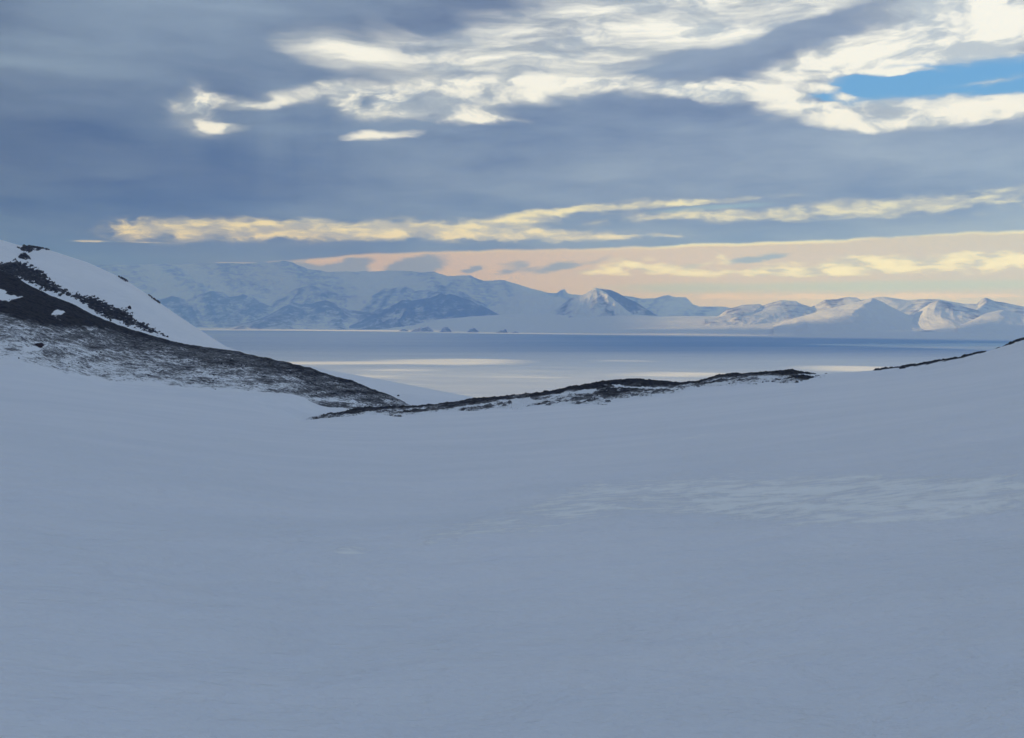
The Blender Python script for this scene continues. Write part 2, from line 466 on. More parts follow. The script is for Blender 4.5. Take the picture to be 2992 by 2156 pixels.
def mat_ice():
    """frozen sea: wind crusted snow over ice, swept bare and blue far out; 'bare' says how swept"""
    m, N, p = material('sea_ice')
    P = obj_co(N)
    n1 = N.noise(N.mapping(P, scale=(0.00022, 0.0011, 1)), 1.0, 6.0, 0.58)
    n2 = N.noise(N.mapping(P, scale=(0.0009, 0.006, 1)), 1.0, 5.0, 0.6)
    n3 = N.noise(N.mapping(P, scale=(0.004, 0.02, 1)), 1.0, 4.0, 0.6)
    v = N.m('MULTIPLY_ADD', N.m('SUBTRACT', n1, 0.5), 0.5, N.attr('bare'))
    v = N.m('MULTIPLY_ADD', N.m('SUBTRACT', n2, 0.5), 0.3, v)
    v = N.m('MULTIPLY_ADD', N.m('SUBTRACT', n3, 0.5), 0.12, v)
    c = N.mix(N.ramp(v, 0.0, 1.0, 0, 1, False), (0.90, 0.88, 0.84), (0.16, 0.275, 0.47))
    N.put(p.inputs['Base Color'], c)
    p.inputs['Roughness'].default_value = 0.75
    p.inputs['Specular IOR Level'].default_value = 0.1
    bp = N.n('ShaderNodeBump')
    bp.inputs['Strength'].default_value = 0.15
    bp.inputs['Distance'].default_value = 1.0
    N.put(bp.inputs['Height'], N.m('MULTIPLY', n3, 3.0))
    N.t.links.new(bp.outputs[0], p.inputs['Normal'])
    return m


def mat_shade_deck():  # opaque diffuse surface of the added shade decks
    m, N, p = material('shade_deck_white')
    n = N.noise(obj_co(N), 0.0008, 4.0, 0.6)
    N.put(p.inputs['Base Color'], N.mix(n, (0.78, 0.79, 0.8), (0.88, 0.88, 0.88)))
    p.inputs['Roughness'].default_value = 1.0
    return m


M_SNOW = mat_snow()
M_RIDGE = mat_rock('ridge_rock', 0.20, 1.8, (0.3, 0.8, 1.1), k=1.3)
M_SCREE = mat_rock('scree', 0.24, 1.7, (0.45, 0.75, 0.95), ((0.007, 0.0065, 0.006), (0.034, 0.030, 0.028)), 1.6)
M_CROP = mat_rock('outcrop_rock', 0.10, 0.8, (0.4, 0.6, 1.0), k=1.4)
M_BOULDER = mat_rock('boulder_rock', 0.0, 2.0, (1, 1, 1), ((0.022, 0.013, 0.011), (0.05, 0.03, 0.026)), 0.3)
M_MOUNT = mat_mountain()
M_ICE = mat_ice()
M_SHADE_DECK = mat_shade_deck()


# ------------------------------------------------------------------ meshes
def grid_mesh(name, co, mat, attrs=None, keep=None, kind='structure', closed_u=False):
    """co: (n, m, 3) vertex grid -> one smooth mesh object"""
    n, m = co.shape[:2]
    idx = np.arange(n * m).reshape(n, m)
    if closed_u:
        idx = np.vstack([idx, idx[:1]])
    q = np.stack([idx[:-1, :-1], idx[1:, :-1], idx[1:, 1:], idx[:-1, 1:]], -1).reshape(-1, 4)
    v = co.reshape(-1, 3)
    if keep is not None:
        k = keep.reshape(-1)
        q = q[k[q].any(1)]
        used = np.unique(q)
        re = np.full(n * m, -1)
        re[used] = np.arange(len(used))
        q = re[q]
        v = v[used]
        attrs = {a: b.reshape(-1)[used] for a, b in (attrs or {}).items()}
    # face up
    a = v[q[:, 1]] - v[q[:, 0]]
    b = v[q[:, 3]] - v[q[:, 0]]
    if np.mean(np.cross(a, b)[:, 2]) < 0:
        q = q[:, ::-1]
    me = bpy.data.meshes.new(name)
    me.vertices.add(len(v))
    me.vertices.foreach_set('co', v.astype(np.float32).ravel())
    me.loops.add(len(q) * 4)
    me.loops.foreach_set('vertex_index', q.astype(np.int32).ravel())
    me.polygons.add(len(q))
    me.polygons.foreach_set('loop_start', np.arange(0, len(q) * 4, 4, dtype=np.int32))
    me.polygons.foreach_set('use_smooth', np.ones(len(q), bool))
    me.update(calc_edges=True)
    for k_, val in (attrs or {}).items():
        at = me.attributes.new(k_, 'FLOAT', 'POINT')
        at.data.foreach_set('value', np.clip(val, -2, 4).astype(np.float32).ravel())
    me.materials.append(mat)
    o = bpy.data.objects.new(name, me)
    COL.objects.link(o)
    if kind:
        o['kind'] = kind
    return o


def pol(az, r, z):
    return np.stack([np.sin(az) * r, np.cos(az) * r, z], -1)


def inside(poly, px, py):
    """signed distance in photograph pixels, positive inside the outline"""
    p = np.array(poly, float)
    d = np.full(px.shape, 1e9)
    ins = np.zeros(px.shape, bool)
    for (x0, y0), (x1, y1) in zip(p, np.roll(p, -1, 0)):
        ex, ey = x1 - x0, y1 - y0
        t = np.clip(((px - x0) * ex + (py - y0) * ey) / (ex * ex + ey * ey + 1e-9), 0, 1)
        d = np.minimum(d, np.hypot(px - x0 - t * ex, py - y0 - t * ey))
        c = ((y0 > py) != (y1 > py)) & (px < ex * (py - y0) / (ey if abs(ey) > 1e-9 else 1e-9) + x0)
        ins ^= c
    return np.where(ins, d, -d)


# ------------------------------------------------------------------ foreground snow field with its rim
BASE = [(-3000, 900), (-1200, 1000), (-400, 1050), (0, 1065), (73, 1062), (165, 1088), (257, 1106), (330, 1120), (477, 1129), (588, 1140),
        (719, 1147), (846, 1153), (894, 1166), (917, 1182), (957, 1190), (1036, 1196), (1080, 1194)]
RIM = BASE + [(1190, 1191), (1280, 1185), (1340, 1177), (1400, 1167), (1480, 1161), (1560, 1153), (1620, 1144), (1700, 1129), (1760, 1119), (1810, 1112), (1860, 1112),
              (1930, 1117), (1990, 1123), (2040, 1117), (2100, 1099), (2170, 1095), (2250, 1090), (2310, 1084), (2345, 1091), (2400, 1093), (2450, 1089), (2540, 1083),
              (2660, 1069), (2800, 1046), (2900, 1022), (2992, 990), (3200, 935), (3600, 880), (5200, 850)]
LOW = [(-3000, 915), (-1200, 1018), (-400, 1068), (0, 1085), (165, 1110), (330, 1142), (588, 1165), (760, 1190), (878, 1230), (950, 1223), (1030, 1215), (1100, 1213), (1190, 1218), (1280, 1207), (1350, 1205),
       (1450, 1197), (1520, 1197), (1600, 1191), (1720, 1186), (1780, 1180), (1860, 1167), (1950, 1154), (2000, 1143), (2060, 1139), (2110, 1135),
       (2200, 1124), (2270, 1119), (2340, 1117), (2400, 1110), (2540, 1100), (2660, 1090), (2800, 1066), (2992, 1010), (3300, 950), (5200, 880)]
T_RIM, T_LOW, T_WIDE = Line(RIM, 0.004), Line(LOW, 0.012), Line(LOW, 0.5)
R1, R2 = 290.0, 326.0


def ground_z(az, r):
    tl, tc = T_LOW(az), T_RIM(az)
    tl = np.minimum(tl, tc - 0.001)
    tn = T_WIDE(az) + (tl - T_WIDE(az)) * sst(70, R1, r)
    near = tn * r - EYE * (1 - np.minimum(r / R1, 1))
    q = sst(0, 1, (r - R1) / (R2 - R1))
    face = (tl + (tc - tl) * q) * r
    z = np.where(r < R1, near, face)
    flat = sst(-0.155, -0.19, az)                       # under the scree hill the snow runs on a little
    s = np.maximum(r - R2 - 110 * flat, 0)
    z = z - 0.42 * (s - 45 * (1 - np.exp(-s / 45)))
    # rolling snow and sastrugi
    x, y = np.sin(az) * r, np.cos(az) * r
    amp = sst(2, 25, r) * (1 - sst(200, 300, r))
    z = z + amp * (0.20 * fbm(x * 0.018, y * 0.022, 3, 5) + 0.03 * fbm(x * 0.14 + 0.03 * y, y * 0.2, 4, 9))
    z = z + 0.014 * (1 - sst(30, 90, r)) * fbm(x * 0.7, y * 1.0, 4, 21)
    return z


def bend_az(a):
    return a


fa = np.linspace(math.radians(-34), math.radians(34), 1250)
sa = np.linspace(math.radians(34), math.radians(326), 160)[1:-1]
azs = np.concatenate([fa, sa])
rs = np.concatenate([np.geomspace(0.4, 288, 520), np.linspace(289, 350, 90), np.geomspace(352, 1600, 70)])
A, R = np.meshgrid(azs, rs, indexing='ij')
# off the picture the rim of the left and right ends is carried round behind the viewer
Aw = np.where(A > math.pi, A - 2 * math.pi, A)
back = sst(math.radians(50), math.radians(150), np.abs(Aw))
Z = ground_z(np.clip(Aw, math.radians(-75), math.radians(60)), R)
Zb = -EYE * (1 - np.minimum(R / R1, 1)) + 0.02 * R - 0.4 * np.maximum(R - 420, 0)
Z = Z * (1 - back) + Zb * back
px, py = unang(A, Z / R)
front = (np.cos(A) > 0.5)
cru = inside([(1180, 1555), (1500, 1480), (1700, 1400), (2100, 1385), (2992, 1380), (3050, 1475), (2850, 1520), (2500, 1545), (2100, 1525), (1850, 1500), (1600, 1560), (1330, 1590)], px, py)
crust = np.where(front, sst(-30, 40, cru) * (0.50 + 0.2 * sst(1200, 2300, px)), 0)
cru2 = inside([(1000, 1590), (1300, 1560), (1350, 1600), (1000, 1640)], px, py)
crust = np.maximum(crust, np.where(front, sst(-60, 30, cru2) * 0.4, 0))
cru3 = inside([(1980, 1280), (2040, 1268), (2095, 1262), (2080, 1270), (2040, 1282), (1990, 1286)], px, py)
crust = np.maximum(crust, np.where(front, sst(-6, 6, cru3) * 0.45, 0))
grid_mesh('snow_ground', pol(A, R, Z), M_SNOW, {'crust': crust}, closed_u=True)


# ------------------------------------------------------------------ hills as sheets: q = 0 at the foot, 1 at the skyline
class Sheet:
    def __init__(self, foot, crest, rfoot, rcrest, shape, drop, relief):
        self.tf, self.tc = Line(foot, 0.01), Line(crest, 0.004)
        self.rf, self.rc = rfoot, rcrest
        self.shape, self.drop, self.relief = shape, drop, relief

    def point(self, az, q):
        rf, rc = self.rf(az), self.rc(az)
        r = rf + (rc - rf) * q
        tf, tc = self.tf(az), self.tc(az)
        t = tf + (tc - tf) * self.shape(np.clip(q, -0.3, 1))
        s = np.maximum(r - rc, 0)
        z = t * r - self.drop * (s - 30 * (1 - np.exp(-s / 30)))
        return r, z + self.relief(az, r, q)


def lin(p0, p1):
    a0, a1 = float(ang(p0[0], 1000)[0]), float(ang(p1[0], 1000)[0])
    return lambda az: np.interp(az, [a0, a1], [p0[1], p1[1]])


SC_CREST = [(-3000, 250), (-1500, 470), (-700, 640), (-250, 740), (0, 790), (48, 812), (92, 837), (147, 863), (220, 892), (272, 920), (319, 940), (367, 958), (441, 980), (496, 995), (551, 1008),
            (624, 1017), (698, 1028), (719, 1034), (822, 1055), (858, 1065), (902, 1074), (969, 1098), (1029, 1112), (1084, 1136), (1152, 1160), (1191, 1181), (1240, 1200)]
SC_FOOT = BASE[:-1] + [(1080, 1198), (1191, 1200), (1240, 1215)]


def sc_shape(q):
    return np.where(q < 0, q * 0.6, np.sign(q) * np.abs(q) ** 0.95)


def sc_relief(az, r, q):
    x, y = np.sin(az) * r, np.cos(az) * r
    return sst(-0.1, 0.15, q) * (0.9 * fbm(x * 0.03, y * 0.05, 4, 41) * (1 - sst(0.7, 1.0, q)) + 0.35 * fbm(x * 0.22, y * 0.4, 4, 47)) - 1.2 * sst(0.0, -0.15, q)


scree = Sheet(SC_FOOT, SC_CREST, lin((0, 340), (1190, 385)), lin((0, 510), (1190, 415)), sc_shape, 0.5, sc_relief)
az1 = float(ang(1225, 1190)[0])
A, Q = np.meshgrid(np.concatenate([np.linspace(math.radians(-72), math.radians(-29), 120), np.linspace(math.radians(-29), az1, 760)[1:]]), np.concatenate([np.linspace(-0.15, 1.05, 300), np.linspace(1.07, 3.0, 40)]), indexing='ij')
R, Z = scree.point(A, Q)
px, py = unang(A, Z / R)
# bare ground: black below the crest on the left, thinning to snow at the foot
xx = np.clip(px, -400, 1200)
c0 = 0.50 + 0.34 * sst(0.15, 1.0, Q) - 0.16 * (1 - sst(0.0, 0.25, Q)) * (1 - sst(820, 950, xx))
c0 = c0 + 0.5 * sst(0.8, 0.97, Q) * sst(700, 200, xx) + 0.12 * sst(0.88, 1.0, Q)
blk = inside([(-900, 500), (-300, 700), (0, 780), (48, 812), (147, 863), (272, 920), (330, 945), (300, 955), (210, 950), (120, 940), (30, 915), (0, 905), (-500, 900), (-1000, 800)], px, py)
c0 = np.maximum(c0, 0.35 + 1.3 * sst(-26, 14, blk))
for poly, dep in (([(-40, 838), (0, 845), (25, 851), (15, 858), (40, 862), (72, 869), (40, 875), (26, 882), (0, 876), (-60, 870)], 2.0),
                  ([(150, 916), (163, 904), (184, 906), (192, 914), (176, 920), (158, 922), (150, 921)], 1.9), ([(158, 922), (166, 922), (182, 938), (174, 938)], 1.2),
                  ([(70, 1010), (115, 1015), (140, 1008), (120, 1020), (70, 1030)], 0.7), ([(240, 952), (285, 950), (288, 962), (262, 966)], 0.5)):
    c0 = c0 - dep * sst(-3, 4, inside(poly, px + 5 * noise(px * 0.05, py * 0.12, 83), py + 3 * noise(px * 0.07, py * 0.12, 84)))
c0 = c0 + 0.22 * fbm(px * 0.011, py * 0.045, 4, 73) * sst(0.95, 0.6, Q)
fing = noise(px * 0.012 + py * 0.006, py * 0.085, 77)
c0 = c0 + 0.30 * fing * sst(760, 950, xx) - 0.6 * sst(1120, 1215, xx) + 0.12 * sst(600, 900, xx)
c0 = c0 - 1.3 * sst(0.05, -0.03, Q + 0.035 * fbm(px * 0.012, px * 0.0 + 3.3, 4, 79))
grid_mesh('scree_hill', pol(A, R, Z), M_SCREE, {'cov': c0})

# snow hill behind the scree
SH_CREST = [(-3000, 60), (-1500, 330), (-700, 540), (-300, 636), (0, 700), (55, 716), (128, 726), (162, 736), (257, 767), (323, 797), (367, 819), (441, 867), (514, 918), (573, 957), (624, 990), (661, 1013),
            (740, 1038), (830, 1058), (910, 1073), (1036, 1095), (1156, 1117), (1275, 1140), (1413, 1166), (1520, 1188), (1600, 1210)]
SH_FOOT = [(-3000, 330), (-1500, 530), (-700, 690), (-250, 780), (0, 830), (100, 885), (272, 965), (496, 1035), (700, 1068), (860, 1105), (1000, 1150), (1150, 1215), (1400, 1225), (1600, 1235)]
snowhill = Sheet(SH_FOOT, SH_CREST, lin((0, 540), (1190, 440)), lin((0, 800), (1400, 560)), lambda q: np.where(q < 0, q, np.sin(np.clip(q, 0, 1) * math.pi / 2) ** 0.9), 0.6,
                 lambda az, r, q: 0.35 * (1 - sst(0.6, 1.0, q)) * fbm(np.sin(az) * r * 0.02, np.cos(az) * r * 0.03, 3, 61))
az1 = float(ang(1590, 1190)[0])
A, Q = np.meshgrid(np.concatenate([np.linspace(math.radians(-72), math.radians(-29), 100), np.linspace(math.radians(-29), az1, 420)[1:]]), np.concatenate([np.linspace(0, 1.0, 120), np.linspace(1.02, 5, 60)]), indexing='ij')
R, Z = snowhill.point(A, Q)
grid_mesh('snow_hill', pol(A, R, Z), M_SNOW, {'crust': np.zeros_like(R)})


# ------------------------------------------------------------------ rocks that stand out of the snow
class GroundSheet:
    """the rim of the foreground snow, q = 0 at the foot of the ridge, 1 at the skyline"""
    def point(self, az, q):
        r = R1 + (R2 - R1) * q
        return r, ground_z(az, r)


def rocks(name, sheet, x0, x1, q0, q1, n, m, cover, amp, mat, seed, lump=0.35, kind='structure', bury=0.35):
    """cover gives c, about -1 outside .. 1 inside, and how bare of snow the rock is"""
    a0, a1 = float(ang(x0, 1000)[0]), float(ang(x1, 1000)[0])
    A, Q = np.meshgrid(np.linspace(a0, a1, n), np.linspace(q0, q1, m), indexing='ij')
    R, Z = sheet.point(A, Q)
    px, py = unang(A, Z / R)
    c, bare = cover(px, py, A, Q)
    x, y = np.sin(A) * R, np.cos(A) * R
    nz = fbm(x * lump, y * lump, 6, seed, 0.6)
    rg = ridged(x * lump * 0.7 + 5, y * lump * 0.7, 5, seed + 9)
    off = amp * (0.75 * np.clip(c, -1, 1) + 0.55 * nz + 0.35 * (rg - 0.5) - bury)
    off = np.maximum(off, -1.2 * amp)
    return grid_mesh(name, pol(A, R, Z + off), mat, {'cov': bare + 0.25 * nz}, keep=off > -0.45 * amp, kind=kind)


GS = GroundSheet()
T_BAND = Line([(870, 1231), (885, 1227), (1000, 1207), (1060, 1195), (1190, 1190), (1280, 1184), (1400, 1160), (2400, 1050)], 0.002)


def ridge_cover(px, py, A, Q):
    _, ytop = unang(A, np.minimum(T_BAND(A), T_RIM(A)))
    _, ylow = unang(A, T_LOW(A))
    h = np.maximum(ylow - ytop, 4)
    u = (ylow - py) / h                                  # 0 at the lower limit of the rock, 1 on top
    rag = 0.30 * fbm(px * 0.011, py * 0.05, 5, 151)
    c = 2.4 * sst(-0.02, 0.22, u + rag) - 1.0
    c = c - 2.5 * sst(1.05, 1.35, u) * sst(1165, 1090, px) - 2 * sst(905, 884, px) - 1.5 * sst(2330, 2400, px)
    b0 = np.interp(px, [870, 960, 1060, 1200, 1290, 1310, 1340, 1400, 1480, 1560, 1700, 1850, 1960, 2010, 2060, 2200, 2250, 2290, 2345, 2400], [0.9, 0.8, 0.75, 0.62, 0.62, 0.60, 0.60, 0.62, 0.62, 0.55, 0.75, 0.85, 0.8, 0.45, 0.5, 0.45, 0.6, 1.0, 1.1, 1.0])
    b = b0 + 0.75 * sst(0.6, 1.0, u) - 0.50 * sst(0.45, 0.0, u) + 0.50 * fbm(px * 0.009 + py * 0.03, py * 0.13 + px * 0.018, 5, 155)
    b = b - 1.4 * np.exp(-((py - (1124 + 0.13 * (px - 1740) - 0.0003 * (px - 1740) ** 2)) / 2.0) ** 2) * sst(1735, 1790, px) * sst(2000, 1900, px)
    b = b - 1.5 * sst(-4, 3, inside([(1495, 1174), (1545, 1167), (1562, 1178), (1530, 1187), (1500, 1187)], px, py))
    b = b - 0.5 * sst(-7, 4, inside([(2215, 1106), (2260, 1098), (2305, 1102), (2320, 1110), (2260, 1113)], px, py))
    b = b - 0.8 * sst(-5, 5, inside([(1600, 1168), (1660, 1142), (1740, 1138), (1745, 1148), (1680, 1158)], px, py))
    hole = inside([(2316, 1092), (2350, 1092), (2380, 1096), (2350, 1099)], px, py)
    return np.clip(c - 2.5 * sst(-1, 2, hole), -1.4, 1), b


rocks('rocky_ridge', GS, 850, 2420, -0.3, 1.5, 1560, 190, ridge_cover, 0.8, M_RIDGE, 201, 0.35)


def edge_cover(px, py, A, Q):
    _, yt = unang(A, T_RIM(A))
    d = py - yt
    w = np.interp(px, [2520, 2560, 2640, 2720, 2800, 2880, 2940, 3100], [1, 4, 9, 8, 5, 4, 7, 5])
    c = 0.9 - 1.7 * np.maximum(d, 0) / w + 0.5 * fbm(px * 0.012, py * 0.12 + px * 0.03, 4, 311)
    return np.clip(c - 3 * sst(2560, 2535, px) - 0.6 * sst(2860, 2900, px) * sst(2960, 2910, px), -1.4, 1), 0.75 + 0.4 * c


rocks('rocky_ridge_edge', GS, 2510, 3100, 0.3, 1.5, 560, 110, edge_cover, 0.7, M_RIDGE, 231, 0.4)


def poly_cover(poly, soft, rough, seed, f=(0.03, 0.09)):
    def cover(px, py, A, Q):
        d = inside(poly, px, py)
        c = np.clip(sst(-soft, soft, d + rough * fbm(px * f[0], py * f[1] + px * 0.02, 6, seed, 0.62)) * 2 - 1, -1.4, 1)
        return c, 0.62 + 0.02 * np.clip(d, -5, 14) + 0.25 * c + 0.4 * fbm(px * f[0] * 2, py * f[1] * 2.2, 4, seed + 3)
    return cover


z1 = lambda pts: [(x * 0.3672, 650 + y * 0.3672) for x, y in pts]


def thing(o, label, cat, group=None):
    o['label'], o['category'] = label, cat
    if group:
        o['group'] = group
    return o


def q_of(sheet, px, py):
    """q of the sheet point seen at a photograph pixel"""
    az, t = ang(px, py)
    qs = np.linspace(0, 1, 400)
    r, z = sheet.point(np.full(400, float(az)), qs)
    return float(np.interp(float(t), np.maximum.accumulate(z / r), qs))


def outcrop(label, poly, amp, seed, soft=4, rough=9, res=0.7, lump=0.35, qtop=None, bury=0.3, f=(0.055, 0.14)):
    p = np.array(poly)
    x0, x1 = p[:, 0].min() - 8, p[:, 0].max() + 8
    qa = [q_of(snowhill, x, y) for x, y in poly]
    q0, q1 = max(min(qa) - 0.03, 0.02), max(qa) + 0.03 if qtop is None else qtop
    n = int((x1 - x0) / res)
    m = int(np.clip((p[:, 1].max() - p[:, 1].min() + 16) / res, 24, 260))
    o = rocks('rock_outcrop', snowhill, x0, x1, q0, q1, n, m, poly_cover(poly, soft, rough, seed, f), amp, M_CROP, seed, lump, None, bury)
    return thing(o, label, 'rock outcrop', 'dark rock outcrops on the snow hill')


outcrop('long upper band of dark broken rock running down the snow hill from the left edge',
        z1([(-200, 300), (0, 335), (60, 322), (130, 306), (200, 325), (300, 372), (350, 410), (400, 462), (470, 515), (560, 560), (640, 585), (700, 620), (660, 640), (600, 606), (520, 580), (420, 556), (330, 525), (240, 470), (150, 450), (60, 470), (-200, 480)]), 0.8, 401, 4, 10)
outcrop('lower dark rocky patch on the snow hill just above the scree crest',
        z1([(650, 600), (700, 580), (760, 600), (830, 635), (900, 668), (1000, 700), (1055, 740), (1060, 775), (1110, 795), (1160, 812), (1230, 862), (1320, 905), (1250, 893), (1120, 845), (1010, 808), (880, 772), (790, 730), (720, 690)]), 0.8, 431, 4, 9)
outcrop('low dark rock capping the top of the snow hill against the sky', z1([(140, 205), (200, 180), (280, 182), (340, 200), (420, 222), (330, 216), (260, 225), (235, 240), (170, 225)]), 1.1, 461, 3, 4, 0.6, qtop=1.12, f=(0.06, 0.15))
outcrop('small rounded dark rock below the cap of the snow hill', z1([(145, 275), (165, 250), (205, 250), (235, 272), (250, 295), (205, 300), (165, 290)]), 1.4, 491, 3, 2, 0.5, f=(0.1, 0.2))
outcrop('tiny dark rock knob on the skyline halfway down the snow hill', z1([(945, 432), (985, 436), (1020, 468), (1000, 470), (970, 452)]), 0.9, 521, 2, 3, 0.4, 1.4, qtop=1.10, bury=0.0, f=(0.2, 0.3))
outcrop('thin dark rock rib on the skyline low on the snow hill', z1([(1185, 580), (1215, 596), (1280, 645), (1265, 645), (1225, 612)]), 0.8, 551, 2, 3, 0.4, 1.4, qtop=1.10, bury=0.0, f=(0.2, 0.3))


# single boulders
def boulder(label, sheet, px, py, size, seed, name='boulder'):
    az, _ = ang(px, py)
    q = q_of(sheet, px, py)
    r, z = sheet.point(np.array([float(az)]), np.array([q]))
    u = np.linspace(0, 2 * math.pi, 29)[:-1]
    v = np.linspace(-math.pi / 2 + 0.02, math.pi / 2 - 0.02, 18)
    Uu, Vv = np.meshgrid(u, v, indexing='ij')
    dx, dy, dz = np.cos(Uu) * np.cos(Vv), np.sin(Uu) * np.cos(Vv), np.sin(Vv)
    k = 1 + 0.42 * fbm(dx * 1.3 + dz + seed, dy * 1.3 - dz * 0.7, 4, seed)
    k = np.round(k * 5) / 5 * 0.4 + k * 0.6
    co = np.stack([dx * k * size[0], dy * k * size[1], dz * k * size[2]], -1)
    o = grid_mesh(name, co, M_BOULDER, {'cov': np.full(k.shape, 1.4)}, kind=None, closed_u=True)
    o.location = (math.sin(float(az)) * r[0], math.cos(float(az)) * r[0], z[0] + size[2] * 0.45)
    return thing(o, label, 'boulder', 'boulders on the hillside')


boulder('reddish brown boulder sitting on the lower scree slope at the left', scree, 113, 1013, (1.35, 1.0, 0.75), 3)
boulder('small dark stone on the snow above the lower rocky patch', snowhill, 378, 902, (0.9, 0.8, 0.9), 7)
boulder('lone tiny stone on the snow beyond the tail of the scree hill', snowhill, 1164, 1157, (0.5, 0.45, 0.4), 12)
boulder('tiny stone at the lower end of the lower rocky patch', snowhill, 489, 985, (0.55, 0.5, 0.45), 15)


# loose stones on the scree and along the ridge: far too many and too small to tell apart
rng = np.random.default_rng(5)
ico = [(0, 0, 1), (.894, 0, .447), (.276, .851, .447), (-.724, .526, .447), (-.724, -.526, .447), (.276, -.851, .447), (.724, .526, -.447), (-.276, .851, -.447), (-.894, 0, -.447), (-.276, -.851, -.447), (.724, -.526, -.447), (0, 0, -1)]
icf = [(0, 1, 2), (0, 2, 3), (0, 3, 4), (0, 4, 5), (0, 5, 1), (1, 6, 2), (2, 7, 3), (3, 8, 4), (4, 9, 5), (5, 10, 1), (6, 7, 2), (7, 8, 3), (8, 9, 4), (9, 10, 5), (10, 6, 1), (11, 7, 6), (11, 8, 7), (11, 9, 8), (11, 10, 9), (11, 6, 10)]
ico = np.array(ico)


def stones(name, sheet, x0, x1, q0, q1, count, dens, lo_, hi_):
    a0, a1 = float(ang(x0, 1000)[0]), float(ang(x1, 1000)[0])
    az, q = rng.uniform(a0, a1, count), rng.uniform(q0, q1, count)
    r, z = sheet.point(az, q)
    px, py = unang(az, z / r)
    k = rng.random(count) < dens(px, py, az, q)
    az, r, z = az[k], r[k], z[k]
    n = len(az)
    sz = lo_ * (hi_ / lo_) ** (rng.random(n) ** 2.2)
    jit = ico[None] * rng.uniform(0.65, 1.25, (n, 12, 1)) * (sz[:, None, None] * rng.uniform(0.6, 1.2, (n, 1, 3)))
    v = (pol(az, r, z + sz * 0.15)[:, None] + jit).reshape(-1, 3)
    f = (np.array(icf)[None] + (np.arange(n) * 12)[:, None, None]).reshape(-1, 3)
    me = bpy.data.meshes.new(name)
    me.from_pydata(v.tolist(), [], f.tolist())
    at = me.attributes.new('cov', 'FLOAT', 'POINT')
    at.data.foreach_set('value', np.full(len(v), 1.3, np.float32))
    me.materials.append(M_STONE)
    o = bpy.data.objects.new(name, me)
    COL.objects.link(o)
    o['kind'] = 'stuff'


M_STONE = mat_rock('loose_stone', 0.0, 1.0, (1, 1, 1), ((0.012, 0.012, 0.012), (0.05, 0.046, 0.044)), 0.3)
clump = lambda px, py, sd: sst(-0.1, 0.6, fbm(px * 0.012, py * 0.05, 4, sd))
stones('scree_stones', scree, -60, 1190, 0.0, 0.99, 4500, lambda px, py, az, q: (0.12 + 0.9 * clump(px, py, 73)) * sst(0.0, 0.12, q) * (0.35 + 0.65 * sst(0.2, 0.8, q)), 0.10, 0.42)
stones('ridge_stones', GS, 960, 2390, -0.05, 1.0, 2200, lambda px, py, az, q: 1.0 * sst(-0.4, 0.8, ridge_cover(px, py, az, q)[1] - 0.35) * (ridge_cover(px, py, az, q)[0] > -0.2), 0.10, 0.5)

# ------------------------------------------------------------------ frozen sea
T_SHORE = Line([(-3000, 940), (400, 955), (580, 957), (1000, 964), (1500, 971), (2000, 978), (2992, 990), (6000, 1020)], 0.02)
xs = np.concatenate([np.linspace(-33000, -9000, 50), np.linspace(-8900, 9000, 400), np.linspace(9100, 33000, 50)])
ys = np.concatenate([np.linspace(-33000, 500, 40), np.geomspace(600, 33000, 500)])
X, Y = np.meshgrid(xs, ys, indexing='ij')
rr = np.hypot(X, Y)
az = np.arctan2(X, Y)
px, py = unang(az, SEA / rr)
fr = (Y > 1500)
bare = 0.05 + 0.48 * sst(4000, 8000, Y) + 0.45 * sst(4400, 8200, Y) * sst(-1800, 1600, X)  # darker and bluer far out, most on the right
bare = np.where(fr, bare, 0.1)
shore = -200 / T_SHORE(az)
bare = bare - 0.5 * sst(0.86, 0.97, rr / shore)
dark = np.exp(-((Y - 16500 - 0.05 * X) / 900) ** 2) * sst(-500, -3500, X)
bare = bare + 0.22 * dark
grid_mesh('sea_ice', np.stack([X, Y, np.full(X.shape, SEA)], -1), M_ICE, {'bare': bare})

# ------------------------------------------------------------------ far shore and mountains
PLAIN_TOP = Line([(-3000, 945), (200, 954), (700, 957), (1000, 960), (1110, 956), (1180, 945), (1290, 931), (1457, 921), (1650, 912), (1800, 914), (1930, 925), (2100, 923), (2400, 925), (2600, 936), (2992, 950), (6000, 960)], 0.02)


def plain_pt(az, q):
    rs_ = -200 / T_SHORE(az) * 0.995
    rt_ = rs_ + np.interp(az, [-0.5, -0.05, 0.15, 0.5], [3000, 3200, 4200, 4500])
    r = rs_ + (rt_ - rs_) * q
    zt = PLAIN_TOP(az) * rt_
    cliff = 10 * sst(0.0, 0.02, q)
    return r, SEA - 5 + cliff + (zt - SEA - 5) * np.clip(q, 0, 1) ** 1.1


A, Q = np.meshgrid(np.linspace(-0.75, 0.75, 700), np.concatenate([np.linspace(0, 0.03, 8), np.linspace(0.04, 1.0, 90), np.linspace(1.05, 3, 30)]), indexing='ij')
R, Z = plain_pt(A, Q)
x, y = np.sin(A) * R, np.cos(A) * R
Z = Z + sst(0.05, 0.4, Q) * 14 * fbm(x * 0.0007, y * 0.0007, 4, 71)
Z = np.where(Q > 1, Z - (Q - 1) * 60, Z)
grid_mesh('coastal_snow_plain', pol(A, R, Z), M_MOUNT, {'rock': np.full(R.shape, -0.4)})


